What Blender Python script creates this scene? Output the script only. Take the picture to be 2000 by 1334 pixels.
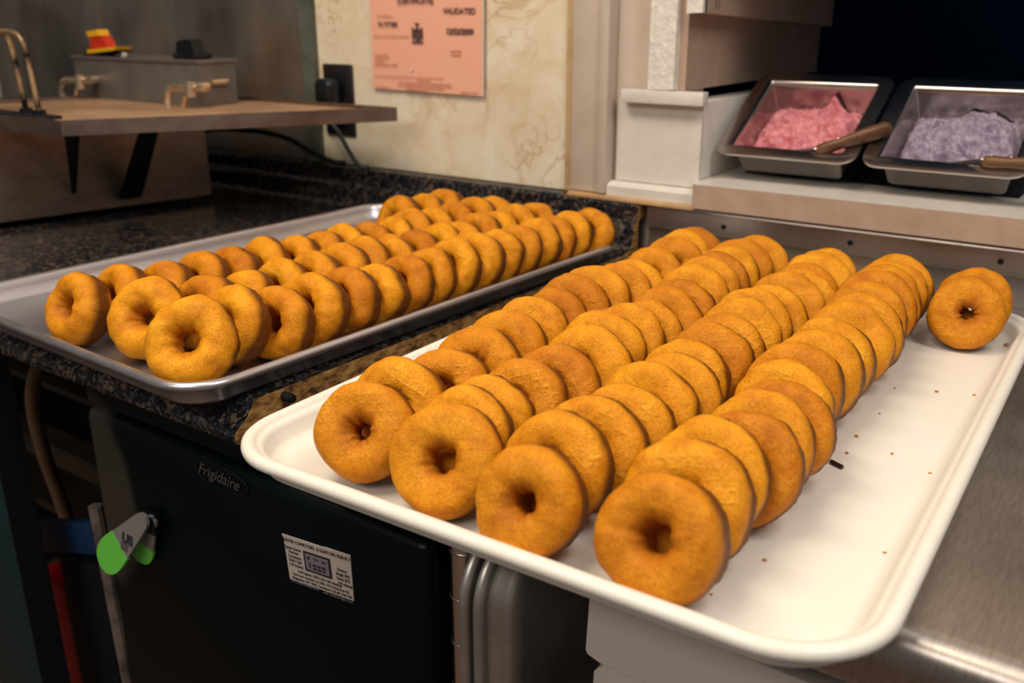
import bpy, bmesh, math, random
import numpy as np
from mathutils import Vector, Matrix, noise
R = math.radians
for o in list(bpy.data.objects): bpy.data.objects.remove(o)
S = bpy.context.scene
C = S.collection
ZO = 0.93            # height of the white tray's rim above the floor; everything below is measured from that rim

# ------------------------------------------------------------------ camera
cam = bpy.data.cameras.new('camera'); camo = bpy.data.objects.new('camera', cam); C.objects.link(camo)
cam.sensor_width = 36; cam.lens = 33.03
cam.clip_start = .01; cam.clip_end = 50
r_ = Vector((0.81149449, 0.58435265, -0.00294646)); u_ = Vector((-0.19024223, 0.26895147, 0.94417848)); f_ = Vector((-0.55252565, 0.76563509, -0.32942119))
camo.matrix_world = Matrix(((r_.x, u_.x, -f_.x, 0.5287), (r_.y, u_.y, -f_.y, -0.3599), (r_.z, u_.z, -f_.z, 0.2838 + ZO), (0, 0, 0, 1)))
cam.dof.use_dof = True; cam.dof.focus_distance = 0.74; cam.dof.aperture_fstop = 6.3
S.camera = camo

# ------------------------------------------------------------------ light
w = bpy.data.worlds.new('world'); S.world = w; w.use_nodes = True
w.node_tree.nodes['Background'].inputs[0].default_value = (.95, .88, .80, 1)
w.node_tree.nodes['Background'].inputs[1].default_value = .15
def area(name, loc, aim, sx, sy, power, col):
    l = bpy.data.lights.new(name, 'AREA'); l.shape = 'RECTANGLE'; l.size = sx; l.size_y = sy; l.energy = power; l.color = col
    o = bpy.data.objects.new(name, l); C.objects.link(o); o.location = (loc[0], loc[1], loc[2] + ZO)
    d = Vector(aim) - Vector(loc); o.rotation_euler = d.to_track_quat('-Z', 'Y').to_euler(); return o
area('ceiling_or_fill_lamp', (-.25, -.25, 1.45), (.0, .35, 0), 1.1, .35, 18.5, (1, .84, .64))
area('ceiling_or_fill_lamp', (1.15, .0, 1.45), (.5, .3, 0), .5, .9, 13.5, (1, .94, .86))
area('ceiling_or_fill_lamp', (.1, -1.45, 1.2), (.0, .2, -.1), 1.2, .4, 13, (1, .90, .80))  # fill lamp added behind the camera to brighten fronts below the counter
S.view_settings.view_transform = 'Standard'; S.view_settings.look = 'None'
S.view_settings.exposure = 0.0; S.view_settings.gamma = 1; S.view_settings.use_curve_mapping = False

# ------------------------------------------------------------------ materials
def mat(name, col=(.5, .5, .5), rough=.5, metal=0, spec=.5, **k):
    m = bpy.data.materials.new(name); m.use_nodes = True
    b = m.node_tree.nodes['Principled BSDF']
    b.inputs['Base Color'].default_value = (*col, 1); b.inputs['Roughness'].default_value = rough
    b.inputs['Metallic'].default_value = metal; b.inputs['Specular IOR Level'].default_value = spec
    for a, v in k.items(): b.inputs[a.replace('_', ' ')].default_value = v
    return m
def nodes(m): return m.node_tree, m.node_tree.nodes['Principled BSDF']
def N(nt, t, **k):
    n = nt.nodes.new(t)
    for a, v in k.items():
        if hasattr(n, a): setattr(n, a, v)
        else: n.inputs[a.replace('_', ' ')].default_value = v
    return n
def ramp(nt, src, stops):
    r = nt.nodes.new('ShaderNodeValToRGB'); cr = r.color_ramp
    while len(cr.elements) < len(stops): cr.elements.new(.5)
    for e, (p, c) in zip(cr.elements, stops): e.position = p; e.color = (*c, 1) if len(c) == 3 else c
    nt.links.new(src, r.inputs[0]); return r.outputs[0]
def coords(nt, scale=(1, 1, 1)):
    t = N(nt, 'ShaderNodeTexCoord'); mp = N(nt, 'ShaderNodeMapping'); mp.inputs['Scale'].default_value = scale
    nt.links.new(t.outputs['Object'], mp.inputs[0]); return mp.outputs[0]
def noise_tex(nt, vec, scale, detail=4, rough=.6, dist=0):
    n = N(nt, 'ShaderNodeTexNoise', Scale=scale, Detail=detail, Roughness=rough, Distortion=dist); nt.links.new(vec, n.inputs['Vector']); return n.outputs[0]
def bump(nt, b, h, strength, dist, prev=None):
    n = N(nt, 'ShaderNodeBump', Strength=strength, Distance=dist); nt.links.new(h, n.inputs['Height'])
    if prev: nt.links.new(prev, n.inputs['Normal'])
    nt.links.new(n.outputs[0], b.inputs['Normal']); return n.outputs[0]
def mixc(nt, fac, a, b, mode='MIX'):
    n = nt.nodes.new('ShaderNodeMix'); n.data_type = 'RGBA'; n.blend_type = mode
    for i, v in ((0, fac), (6, a), (7, b)):
        if isinstance(v, (tuple, float, int)): n.inputs[i].default_value = v if i == 0 else (*v, 1)
        else: nt.links.new(v, n.inputs[i])
    return n.outputs[2]
def math_n(nt, op, a, b=None, c=None):
    n = nt.nodes.new('ShaderNodeMath'); n.operation = op
    for i, v in enumerate((a, b, c)):
        if v is None: continue
        if isinstance(v, (int, float)): n.inputs[i].default_value = v
        else: nt.links.new(v, n.inputs[i])
    return n.outputs[0]
def smooth(nt, v, lo, hi):
    n = nt.nodes.new('ShaderNodeMapRange'); n.interpolation_type = 'SMOOTHSTEP'; nt.links.new(v, n.inputs[0])
    n.inputs[1].default_value = lo; n.inputs[2].default_value = hi; return n.outputs[0]
def mottled(name, stops, scale, rough=.5, metal=0, b=0, stretch=(1, 1, 1), detail=5, **k):
    m = mat(name, stops[0][1], rough, metal, **k); nt, bs = nodes(m); v = coords(nt, stretch); f = noise_tex(nt, v, scale, detail)
    nt.links.new(ramp(nt, f, stops), bs.inputs['Base Color'])
    if b: bump(nt, bs, f, .5, b)
    return m

def donut_material(name, waffle):
    m = mat(name, (.6, .25, .03), .50, 0, .20); nt, b = nodes(m)
    tc = N(nt, 'ShaderNodeTexCoord'); oi = N(nt, 'ShaderNodeObjectInfo')
    off = N(nt, 'ShaderNodeVectorMath', operation='MULTIPLY_ADD'); nt.links.new(oi.outputs['Random'], off.inputs[0]); off.inputs[1].default_value = (3.1, 5.7, 2.3); nt.links.new(tc.outputs['Object'], off.inputs[2])
    v = off.outputs[0]
    sx = N(nt, 'ShaderNodeSeparateXYZ'); nt.links.new(tc.outputs['Object'], sx.inputs[0]); X, Y, Z = sx.outputs
    rr = math_n(nt, 'POWER', math_n(nt, 'ADD', math_n(nt, 'MULTIPLY', X, X), math_n(nt, 'MULTIPLY', Z, Z)), .5)
    big = noise_tex(nt, v, 55, 4, .6); fine = noise_tex(nt, v, 620, 4, .7); mid = noise_tex(nt, v, 150, 4, .65)
    base = ramp(nt, big, [(.25, (.50, .165, .006)), (.48, (.66, .250, .007)), (.72, (.76, .325, .012))])
    fr = ramp(nt, fine, [(.30, (.66, .52, .40)), (.48, (1, 1, 1)), (.66, (1.25, 1.3, 1.6))])
    base = mixc(nt, .70, base, fr, 'MULTIPLY')
    sp = smooth(nt, mid, .62, .80)
    base = mixc(nt, math_n(nt, 'MULTIPLY', sp, .35), base, (.85, .47, .13))
    # browner per donut
    rnd = ramp(nt, oi.outputs['Random'], [(0, (1.14, 1.20, 1.15)), (.3, (1.08, 1.10, 1.0)), (.6, (1, .97, .95)), (.85, (.90, .80, .76)), (1, (.76, .62, .62))])
    base = mixc(nt, 1.0, base, rnd, 'MULTIPLY')
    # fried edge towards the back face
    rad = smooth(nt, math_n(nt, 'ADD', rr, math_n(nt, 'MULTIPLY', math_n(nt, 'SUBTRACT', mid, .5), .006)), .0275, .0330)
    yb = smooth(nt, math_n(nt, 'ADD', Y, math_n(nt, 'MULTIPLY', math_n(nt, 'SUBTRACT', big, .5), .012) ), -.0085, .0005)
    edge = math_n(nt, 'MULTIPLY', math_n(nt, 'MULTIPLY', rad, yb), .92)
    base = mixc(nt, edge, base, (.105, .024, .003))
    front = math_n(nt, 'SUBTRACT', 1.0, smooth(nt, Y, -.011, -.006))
    inner = math_n(nt, 'MULTIPLY', math_n(nt, 'SUBTRACT', 1.0, smooth(nt, rr, .008, .017)), .60)  # shade inside the hole, painted into the colour
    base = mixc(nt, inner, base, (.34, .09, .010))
    h = math_n(nt, 'ADD', math_n(nt, 'MULTIPLY', fine, .55), mid)
    last = bump(nt, b, h, .75, .0014)
    if waffle:
        a, c_ = math_n(nt, 'ADD', X, Z), math_n(nt, 'SUBTRACT', X, Z)
        sa = math_n(nt, 'ABSOLUTE', math_n(nt, 'SINE', math_n(nt, 'MULTIPLY', a, 360))); sc = math_n(nt, 'ABSOLUTE', math_n(nt, 'SINE', math_n(nt, 'MULTIPLY', c_, 360)))
        g = smooth(nt, math_n(nt, 'MINIMUM', sa, sc), .0, .85)
        patch = smooth(nt, big, .46, .66)
        g2 = math_n(nt, 'MULTIPLY', math_n(nt, 'MULTIPLY', math_n(nt, 'SUBTRACT', 1.0, g), front), patch)
        last = bump(nt, b, g2, .42, .0012, last)
        base = mixc(nt, math_n(nt, 'MULTIPLY', g2, .10), base, (.80, .40, .10))
    nt.links.new(base, b.inputs['Base Color'])
    b.inputs['Subsurface Weight'].default_value = .12; b.inputs['Subsurface Radius'].default_value = (1, .45, .15); b.inputs['Subsurface Scale'].default_value = .004
    return m
M = {}
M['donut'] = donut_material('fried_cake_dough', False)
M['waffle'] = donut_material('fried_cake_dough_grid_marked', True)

M['white_tray'] = mottled('cream_fibreglass', [(.3, (.82, .78, .70)), (.7, (.86, .83, .77))], 9, .38, b=.0)
M['alu'] = mottled('brushed_aluminium', [(.3, (.46, .46, .50)), (.7, (.64, .63, .69))], 30, .34, .92, b=.0004, stretch=(1, .2, 3))
M['alu_dull'] = mottled('dull_aluminium', [(.3, (.42, .40, .38)), (.7, (.60, .57, .54))], 22, .38, .85, b=.0006)
def laminate():
    m = mat('dark_granite_laminate', (.02, .02, .02), .13, 0, .45); nt, b = nodes(m); v = coords(nt)
    a = noise_tex(nt, v, 75, 8, .70, 1.6); c1 = ramp(nt, a, [(.36, (.003, .005, .007)), (.53, (.006, .007, .009)), (.585, (.16, .105, .072)), (.62, (.020, .018, .018)), (.70, (.22, .165, .12))])
    a2 = noise_tex(nt, v, 190, 5, .7, .4); c2 = ramp(nt, a2, [(.52, (0, 0, 0)), (.62, (.030, .038, .052)), (.74, (.16, .14, .12))])
    nt.links.new(mixc(nt, 1.0, c1, c2, 'ADD'), b.inputs['Base Color']); return m
M['laminate'] = laminate()
M['particle'] = mottled('particle_board', [(.34, (.045, .018, .005)), (.46, (.27, .125, .032)), (.58, (.46, .25, .07)), (.72, (.66, .42, .16))], 150, .85, b=.002, stretch=(1, .45, 1.2))
def marble():
    m = mat('cream_marbled_laminate', (.7, .6, .45), .32, 0, .4); nt, b = nodes(m); v = coords(nt, (1, 1, 1))
    a = noise_tex(nt, v, 7.5, 5, .55, 2.2)
    vein = math_n(nt, 'ABSOLUTE', math_n(nt, 'SUBTRACT', a, .5)); vv = math_n(nt, 'SUBTRACT', 1.0, smooth(nt, vein, .0, .035))
    p = noise_tex(nt, v, 5, 3, .5); pp = smooth(nt, p, .42, .62)
    f = noise_tex(nt, v, 14, 5, .6, .8)
    base = ramp(nt, f, [(.3, (.68, .54, .38)), (.5, (.76, .66, .50)), (.7, (.80, .74, .62))])
    nt.links.new(mixc(nt, math_n(nt, 'MULTIPLY', math_n(nt, 'MULTIPLY', vv, pp), .70), base, (.52, .34, .17)), b.inputs['Base Color']); return m
M['marble'] = marble()
def brushed(name, c0, c1, scale, stretch, rough, metal=1, aniso=.4):
    m = mat(name, c0, rough, metal); nt, b = nodes(m); v = coords(nt, stretch)
    a = noise_tex(nt, v, scale, 6, .7); nt.links.new(ramp(nt, a, [(.3, c0), (.7, c1)]), b.inputs['Base Color'])
    g = noise_tex(nt, coords(nt, (1, 1, 1)), 6, 3, .5)
    nt.links.new(ramp(nt, g, [(.3, (rough * .8,) * 3), (.7, (min(1, rough * 1.35),) * 3)]), b.inputs['Roughness'])
    b.inputs['Anisotropic'].default_value = aniso; bump(nt, b, a, .12, .0004); return m
M['steel_top'] = brushed('scratched_stainless_steel', (.36, .32, .295), (.54, .49, .455), 60, (9, 1, 1), .36)
M['steel'] = brushed('stainless_steel', (.50, .46, .44), (.66, .62, .60), 70, (1, 1, 8), .30)
M['steel_pan'] = brushed('polished_stainless_steel', (.52, .48, .46), (.62, .58, .56), 20, (1, 1, 1), .22)
def steel_sheet():
    m = brushed('dull_steel_sheet', (.30, .30, .30), (.42, .41, .39), 14, (1.5, 1, .5), .42, .85); nt, b = nodes(m)
    src = b.inputs['Base Color'].links[0].from_socket; n = noise_tex(nt, coords(nt, (1, 1, .8)), 4.2, 2, .5)
    st = ramp(nt, n, [(.38, (.45, .42, .42)), (.52, (.85, .80, .76)), (.66, (1.15, .84, .62))]); nt.links.new(mixc(nt, 1.0, src, st, 'MULTIPLY'), b.inputs['Base Color']); return m
M['steel_wall'] = steel_sheet()
M['box_steel'] = brushed('dark_smoky_steel', (.22, .17, .15), (.36, .29, .25), 26, (1, 1, 2), .36, .95)
M['machine_grey'] = mottled('grey_enamel_metal', [(.3, (.13, .115, .11)), (.7, (.21, .19, .175))], 12, .45, .4)
M['chrome'] = mat('chrome', (.85, .80, .78), .20, 1)
M['brass'] = mottled('worn_nickel', [(.3, (.62, .46, .30)), (.7, (.80, .68, .55))], 60, .3, .9)
M['burnt'] = mottled('burnt_wire', [(.42, (.006, .006, .008)), (.55, (.45, .30, .17))], 18, .4, .7)
M['black'] = mat('black_plastic', (.004, .006, .009), .35, 0, .4)
M['black_soft'] = mat('matt_black_plastic', (.006, .007, .010), .6, 0, .3)
M['brown_plate'] = mat('dark_brown_plate', (.012, .008, .009), .4)
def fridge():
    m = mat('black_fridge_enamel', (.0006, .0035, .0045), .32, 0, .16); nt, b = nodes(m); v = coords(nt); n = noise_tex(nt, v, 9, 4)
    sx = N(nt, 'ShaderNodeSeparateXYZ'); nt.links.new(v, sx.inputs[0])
    # reflection painted as a lighter patch on the upper left of the door
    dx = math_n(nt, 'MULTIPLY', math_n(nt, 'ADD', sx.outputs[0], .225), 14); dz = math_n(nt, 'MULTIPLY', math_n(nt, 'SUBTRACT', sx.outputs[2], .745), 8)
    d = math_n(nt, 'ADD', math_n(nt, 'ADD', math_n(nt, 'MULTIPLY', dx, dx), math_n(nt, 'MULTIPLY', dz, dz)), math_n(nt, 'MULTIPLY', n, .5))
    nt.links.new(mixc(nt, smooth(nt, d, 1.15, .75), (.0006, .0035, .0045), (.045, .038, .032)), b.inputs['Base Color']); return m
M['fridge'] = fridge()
M['fridge_side'] = mottled('dusty_black_metal', [(.3, (.02, .022, .022)), (.7, (.05, .045, .04))], 8, .45, 0)
def paint(name, a, b_, rough=.5, bs=.0012, sc=40): return mottled(name, [(.3, a), (.7, b_)], sc, rough, 0, b=bs)
M['white_paint'] = paint('white_gloss_paint', (.66, .62, .57), (.74, .70, .65), .35)
M['cream_paint'] = paint('cream_wall_paint', (.55, .45, .375), (.65, .56, .485), .45, .0006, 14)
M['flaky_paint'] = paint('thick_flaky_white_paint', (.70, .66, .60), (.82, .79, .74), .5, .006, 90)
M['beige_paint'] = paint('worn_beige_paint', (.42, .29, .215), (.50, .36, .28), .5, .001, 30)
M['wood_raw'] = mottled('bare_pine', [(.3, (.50, .28, .12)), (.7, (.66, .42, .21))], 30, .6, stretch=(1, 1, .1))
M['caulk'] = mottled('yellowed_caulk', [(.3, (.50, .33, .16)), (.7, (.68, .50, .30))], 35, .7)
M['olive'] = mottled('olive_edge_trim', [(.3, (.055, .065, .05)), (.7, (.13, .14, .11))], 25, .45, .3)
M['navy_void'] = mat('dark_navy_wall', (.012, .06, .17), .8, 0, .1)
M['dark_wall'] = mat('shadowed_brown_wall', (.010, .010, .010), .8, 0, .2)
M['floor'] = mottled('brown_floor_tiles', [(.3, (.10, .055, .035)), (.7, (.17, .10, .07))], 8, .6)
M['paper'] = mat('salmon_paper', (.86, .44, .31), .45, 0, .4)
M['ink'] = mat('dark_purple_ink', (.10, .045, .05), .7)
M['ink_soft'] = mat('pale_print', (.50, .19, .12), .7)
M['sticker'] = mat('off_white_sticker', (.52, .45, .40), .5)
M['sticker_ink'] = mat('sticker_ink', (.02, .02, .025), .6)
M['sticker_blue'] = mat('sticker_link_blue', (.12, .15, .32), .6)
M['lilac_grey'] = mat('lilac_grey_print', (.20, .17, .21), .6)
M['green'] = mat('lime_green_rubber', (.13, .56, .06), .5)
M['grey_plastic'] = mat('grey_plastic', (.27, .25, .25), .35, .3)
M['silver_logo'] = mat('silver_lettering', (.35, .30, .30), .3, .8)
M['red'] = mat('red_plastic', (.55, .03, .008), .4); M['yellow'] = mat('yellow_plastic', (.80, .42, .01), .4)
M['red_dark'] = mat('bright_red_plastic', (.75, .008, .006), .5)
M['blue'] = mat('navy_blue_plastic', (.008, .035, .11), .5)
M['hose'] = mottled('tan_rubber_hose', [(.3, (.20, .11, .06)), (.7, (.30, .18, .11))], 12, .5)
M['teal'] = mottled('dark_teal_painted_steel', [(.3, (.0015, .016, .021)), (.7, (.003, .027, .033))], 8, .4)
M['bin'] = mat('white_plastic_bin', (.55, .50, .47), .5)
M['rivet'] = mat('silver_rivet', (.75, .70, .65), .25, 1)
M['blade'] = mat('steel_blade', (.45, .42, .42), .3, 1)
M['handle_wood'] = mottled('worn_wood_handle', [(.3, (.05, .020, .008)), (.5, (.13, .055, .020)), (.7, (.22, .11, .045))], 45, .45, stretch=(.25, 1, 1), b=.001)
M['pink'] = mottled('pink_frosting', [(.3, (.56, .15, .19)), (.6, (.68, .25, .29)), (.8, (.76, .38, .40))], 60, .42, b=.004, Subsurface_Weight=.1)
M['lilac'] = mottled('lilac_frosting', [(.3, (.23, .18, .27)), (.6, (.34, .28, .38)), (.8, (.48, .42, .50))], 60, .42, b=.004, Subsurface_Weight=.1)
M['dark_wood'] = mottled('dark_stained_wood', [(.3, (.012, .007, .004)), (.7, (.040, .024, .014))], 30, .6, stretch=(.2, 1, 1))
def mesh_cloth():
    m = mat('rusty_wire_mesh', (.3, .18, .1), .6, .3); nt, b = nodes(m); v = coords(nt)
    sx = N(nt, 'ShaderNodeSeparateXYZ'); nt.links.new(v, sx.inputs[0])
    g = math_n(nt, 'MULTIPLY', math_n(nt, 'SINE', math_n(nt, 'MULTIPLY', sx.outputs[0], 900)), math_n(nt, 'SINE', math_n(nt, 'MULTIPLY', sx.outputs[1], 900)))
    n = noise_tex(nt, v, 9, 4)
    c1 = ramp(nt, n, [(.3, (.34, .19, .105)), (.7, (.62, .40, .25))]); nt.links.new(mixc(nt, smooth(nt, g, .1, .9), c1, (.12, .065, .035)), b.inputs['Base Color']); return m
M['mesh'] = mesh_cloth()
M['crumb'] = mat('golden_crumb', (.50, .17, .03), .7); M['choc'] = mat('chocolate', (.035, .010, .006), .4)
M['oil'] = mat('brown_oil_drop', (.35, .14, .03), .15)

# ------------------------------------------------------------------ building helpers
BASES = {}
def finish(o, label=None, cat=None, group=None, kind=None):
    if label: o['label'] = label
    if cat: o['category'] = cat
    if group: o['group'] = group
    if kind: o['kind'] = kind
    return o
def thing(name, base, label, cat, group=None, rotz=0):
    o = bpy.data.objects.new(name, None); C.objects.link(o); o.location = (base[0], base[1], base[2] + ZO); o.empty_display_size = .02
    BASES[o] = Vector(base); return finish(o, label, cat, group)
def mesh_obj(name, verts, faces, m, parent=None, smooth_=False, mi=None):
    """verts in rim-height scene coordinates; a child's are stored from its thing's base"""
    me = bpy.data.meshes.new(name)
    vs = [Vector(v) for v in verts]
    if parent is None:
        c = sum(vs, Vector()) / len(vs); c.z = min(v.z for v in vs)
    else: c = BASES[parent]
    me.from_pydata([v - c for v in vs], [], faces)
    for x in (m if isinstance(m, (list, tuple)) else [m]): me.materials.append(x)
    if mi:
        for p, i in zip(me.polygons, mi): p.material_index = i
    bm = bmesh.new(); bm.from_mesh(me); bmesh.ops.recalc_face_normals(bm, faces=bm.faces[:]); bm.to_mesh(me); bm.free()
    if smooth_:
        for p in me.polygons: p.use_smooth = True
    o = bpy.data.objects.new(name, me); C.objects.link(o)
    if parent is None: o.location = (c.x, c.y, c.z + ZO); BASES[o] = c
    else: o.parent = parent; BASES[o] = c
    return o
def auto(o, ang=35):
    me = o.data
    for p in me.polygons: p.use_smooth = True
    bm = bmesh.new(); bm.from_mesh(me)
    for e in bm.edges:
        if len(e.link_faces) == 2 and e.calc_face_angle(0) > R(ang): e.smooth = False
    bm.to_mesh(me); bm.free(); return o
class MB:
    def __init__(s): s.v = []; s.f = []
    def add(s, v, f): n = len(s.v); s.v += [Vector(x) for x in v]; s.f += [[i + n for i in q] for q in f]; return s
    def prism(s, poly, a, b):
        """poly: 3D points; extruded by vector b-a"""
        d = Vector(b) - Vector(a); n = len(poly); P = [Vector(p) for p in poly]
        return s.add(P + [p + d for p in P], [list(range(n))[::-1], list(range(n, 2 * n))] + [[i, (i + 1) % n, (i + 1) % n + n, i + n] for i in range(n)])
    def box(s, x0, x1, y0, y1, z0, z1, bev=0, seg=2):
        bm = bmesh.new(); bmesh.ops.create_cube(bm, size=1)
        for v in bm.verts: v.co = ((x0 + x1) / 2 + v.co.x * (x1 - x0), (y0 + y1) / 2 + v.co.y * (y1 - y0), (z0 + z1) / 2 + v.co.z * (z1 - z0))
        if bev: bmesh.ops.bevel(bm, geom=bm.edges[:], offset=bev, segments=seg, affect='EDGES', profile=.5)
        bm.verts.index_update(); s.add([v.co.copy() for v in bm.verts], [[v.index for v in f.verts] for f in bm.faces]); bm.free(); return s
    def tube(s, pts, r, n=12, cap=True, radii=None):
        P = [Vector(p) for p in pts]; vs = []; fs = []
        t0 = (P[1] - P[0]).normalized(); up = Vector((0, 0, 1)) if abs(t0.z) < .9 else Vector((1, 0, 0)); a = t0.cross(up).normalized()
        for i, p in enumerate(P):
            t = ((P[min(i + 1, len(P) - 1)] - P[max(i - 1, 0)])).normalized(); a = (a - t * a.dot(t)).normalized(); b = t.cross(a)
            rr = radii[i] if radii else r
            vs += [p + (a * math.cos(2 * math.pi * k / n) + b * math.sin(2 * math.pi * k / n)) * rr for k in range(n)]
        for i in range(len(P) - 1): fs += [[i * n + k, i * n + (k + 1) % n, (i + 1) * n + (k + 1) % n, (i + 1) * n + k] for k in range(n)]
        if cap: fs += [list(range(n))[::-1], [(len(P) - 1) * n + k for k in range(n)]]
        return s.add(vs, fs)
    def xf(s, mtx): s.v = [mtx @ v for v in s.v]; return s
    def build(s, name, m, parent=None, sm=35, **k):
        o = mesh_obj(name, s.v, s.f, m, parent)
        if sm: auto(o, sm)
        if k: finish(o, **k)
        return o
def bez(pts, n=8):
    """smooth curve through the points"""
    P = [Vector(p) for p in pts]; out = []
    for i in range(len(P) - 1):
        p0, p1, p2, p3 = P[max(i - 1, 0)], P[i], P[i + 1], P[min(i + 2, len(P) - 1)]
        for k in range(n):
            t = k / n; out.append(.5 * ((2 * p1) + (-p0 + p2) * t + (2 * p0 - 5 * p1 + 4 * p2 - p3) * t * t + (-p0 + 3 * p1 - 3 * p2 + p3) * t ** 3))
    out.append(P[-1]); return out
def rrect(W, L, r, d, n=8):
    w, l = W - 2 * d, L - 2 * d; rr = max(r - d, .003); out = []
    for cx, cy, a0 in ((W - d - rr, L - d - rr, 0), (d + rr, L - d - rr, 90), (d + rr, d + rr, 180), (W - d - rr, d + rr, 270)):
        for k in range(n + 1): a = R(a0 + 90 * k / n); out.append((cx + rr * math.cos(a), cy + rr * math.sin(a)))
    return out
def dish(W, L, r, prof, n=8):
    """prof: (inset, z) from the middle of the underside out, round the rim and in to the middle of the inside"""
    mb = MB(); vs = []; fs = []
    m = len(rrect(W, L, r, 0, n))
    for d, z in prof: vs += [(x, y, z) for x, y in rrect(W, L, r, d, n)]
    for i in range(len(prof) - 1): fs += [[i * m + k, i * m + (k + 1) % m, (i + 1) * m + (k + 1) % m, (i + 1) * m + k] for k in range(m)]
    fs += [list(range(m))[::-1], [(len(prof) - 1) * m + k for k in range(m)]]
    return mb.add(vs, fs)
def text_mesh(name, body, size, m, mtx, parent=None, align='LEFT', shear=0, bold=0, sx=1):
    cu = bpy.data.curves.new(name, 'FONT'); cu.body = body; cu.size = size; cu.align_x = align; cu.shear = shear; cu.extrude = .00012; cu.offset = bold
    to = bpy.data.objects.new('tmp', cu); C.objects.link(to); bpy.context.view_layer.update()
    me = bpy.data.meshes.new_from_object(to.evaluated_get(bpy.context.evaluated_depsgraph_get()))
    vs = [mtx @ Vector((v.co.x * sx, v.co.y, v.co.z)) for v in me.vertices]; fs = [list(p.vertices) for p in me.polygons]
    bpy.data.objects.remove(to); bpy.data.meshes.remove(me); bpy.data.curves.remove(cu)
    return (vs, fs)
def wallm(x, y, z, roll=0): return Matrix.Translation((x, y, z)) @ Matrix.Rotation(R(90), 4, 'X') @ Matrix.Rotation(R(roll), 4, 'Z')
def strct(o): o['kind'] = 'structure'; return o

# ------------------------------------------------------------------ room shell
FZ = -ZO
strct(MB().box(-2.6, 2.2, -1.6, 2.4, FZ - .05, FZ).build('floor', M['floor'], sm=0))
b = MB(); b.box(-2.6, -.03, .789, .86, FZ, 1.6); b.box(-.03, 2.2, .789, .86, FZ, .045); b.box(-.03, 2.2, .789, .86, .40, 1.6)  # last box: unseen header set low to shade the serving opening
strct(b.build('wall_back', M['cream_paint'], sm=0))
strct(MB().box(-2.66, -2.6, -1.6, .86, FZ, 1.6).build('wall_left', M['steel_wall'], sm=0))
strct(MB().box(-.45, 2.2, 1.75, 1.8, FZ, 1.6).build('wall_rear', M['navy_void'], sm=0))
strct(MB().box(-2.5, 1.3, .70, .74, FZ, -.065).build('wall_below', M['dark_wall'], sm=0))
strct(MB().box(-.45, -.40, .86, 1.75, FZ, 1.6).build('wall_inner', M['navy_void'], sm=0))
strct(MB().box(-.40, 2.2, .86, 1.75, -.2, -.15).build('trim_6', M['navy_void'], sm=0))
strct(MB().box(-.45, 2.2, .86, 1.8, .40, .44).build('shading_soffit', M['navy_void'], sm=0))  # unseen soffit, put low to keep lamp light out of the opening
strct(MB().box(-.69, -.198, .7795, .788, .0445, 1.5).build('wall_panel', M['marble'], sm=0))
strct(MB().box(-1.75, -.703, .774, .788, .0445, 1.5).build('wall_steel', M['steel_wall'], sm=0))
b = MB(); b.prism([(-.712, .762, .0445), (-.690, .770, .0445), (-.690, .787, .0445), (-.712, .787, .0445)], (0, 0, 0), (0, 0, 1.45))
strct(b.build('trim_1', M['olive'], sm=0))
strct(MB().box(-.197, -.184, .774, .788, .0445, 1.5, .002).build('trim_2', M['caulk']))
b = MB(); b.box(-.183, -.138, .768, .788, .048, 1.5, .002); b.box(-.138, -.123, .762, .788, .048, 1.5, .003)
strct(b.build('trim_3', M['cream_paint']))
b = MB(); b.prism([(-.122, .765, .047), (-.122, .765, .060), (-.122, .775, .0655), (-.122, .788, .0655), (-.122, .788, .047)], (0, 0, 0), (.134, 0, 0))
strct(b.build('trim_4', M['white_paint'], sm=0))
strct(MB().box(-.183, .0125, .760, .788, .0405, .0465, .001).build('trim_5', M['wood_raw']))
# white boards round the serving opening
b = MB(); b.prism([(-.117, .782, .0665), (.0065, .782, .0665), (.0065, .782, .176), (-.117, .782, .176)], (0, 0, 0), (0, .0065, 0))
b.build('painted_board', M['white_paint'], sm=0, label='white painted board below the small ledge, left of the frosting pans', cat='board')
MB().box(-.028, .0065, .789, 1.02, .0767, .176, .001).build('opening_block', M['white_paint'], label='white painted block at the left side of the serving opening beside the pink pan', cat='block')
MB().box(-.104, .014, .764, .781, .1725, .1895, .0015).build('wooden_ledge', M['white_paint'], label='small white painted ledge under the thick flaky board', cat='ledge')
t = thing('window_jamb', (-.038, 1.0, .19), 'thick white flaky painted board standing above the small ledge, deep side in shadow', 'board')
b = MB(); b.prism([(-.066, .766, .1905), (-.028, .766, .1905), (-.0285, .766, 1.2), (-.060, .766, 1.2)], (0, 0, 0), (0, .012, 0)); bev = b.build('front_edge', M['flaky_paint'], t, sm=0)
bm = bmesh.new(); bm.from_mesh(bev.data); bmesh.ops.subdivide_edges(bm, edges=bm.edges[:], cuts=5, use_grid_fill=True)
for v in bm.verts: v.co += Vector([(noise.noise(v.co * 60 + Vector((i * 9, 0, 0)))) * .0012 for i in range(3)])
bm.to_mesh(bev.data); bm.free()
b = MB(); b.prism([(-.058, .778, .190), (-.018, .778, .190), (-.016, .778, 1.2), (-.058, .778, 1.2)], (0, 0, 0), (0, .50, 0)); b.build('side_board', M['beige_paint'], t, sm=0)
t = thing('upper_bracket', (.0, 1.0, .28), 'white painted upper board with sloping lower edge above the serving opening', 'board')
b = MB(); b.prism([(-.0155, .765, .2835), (.006, .765, .2845), (.006, .765, .62), (-.0155, .765, .62)], (0, 0, 0), (0, .012, 0)); b.build('front_edge', M['flaky_paint'], t, sm=0)
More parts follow.
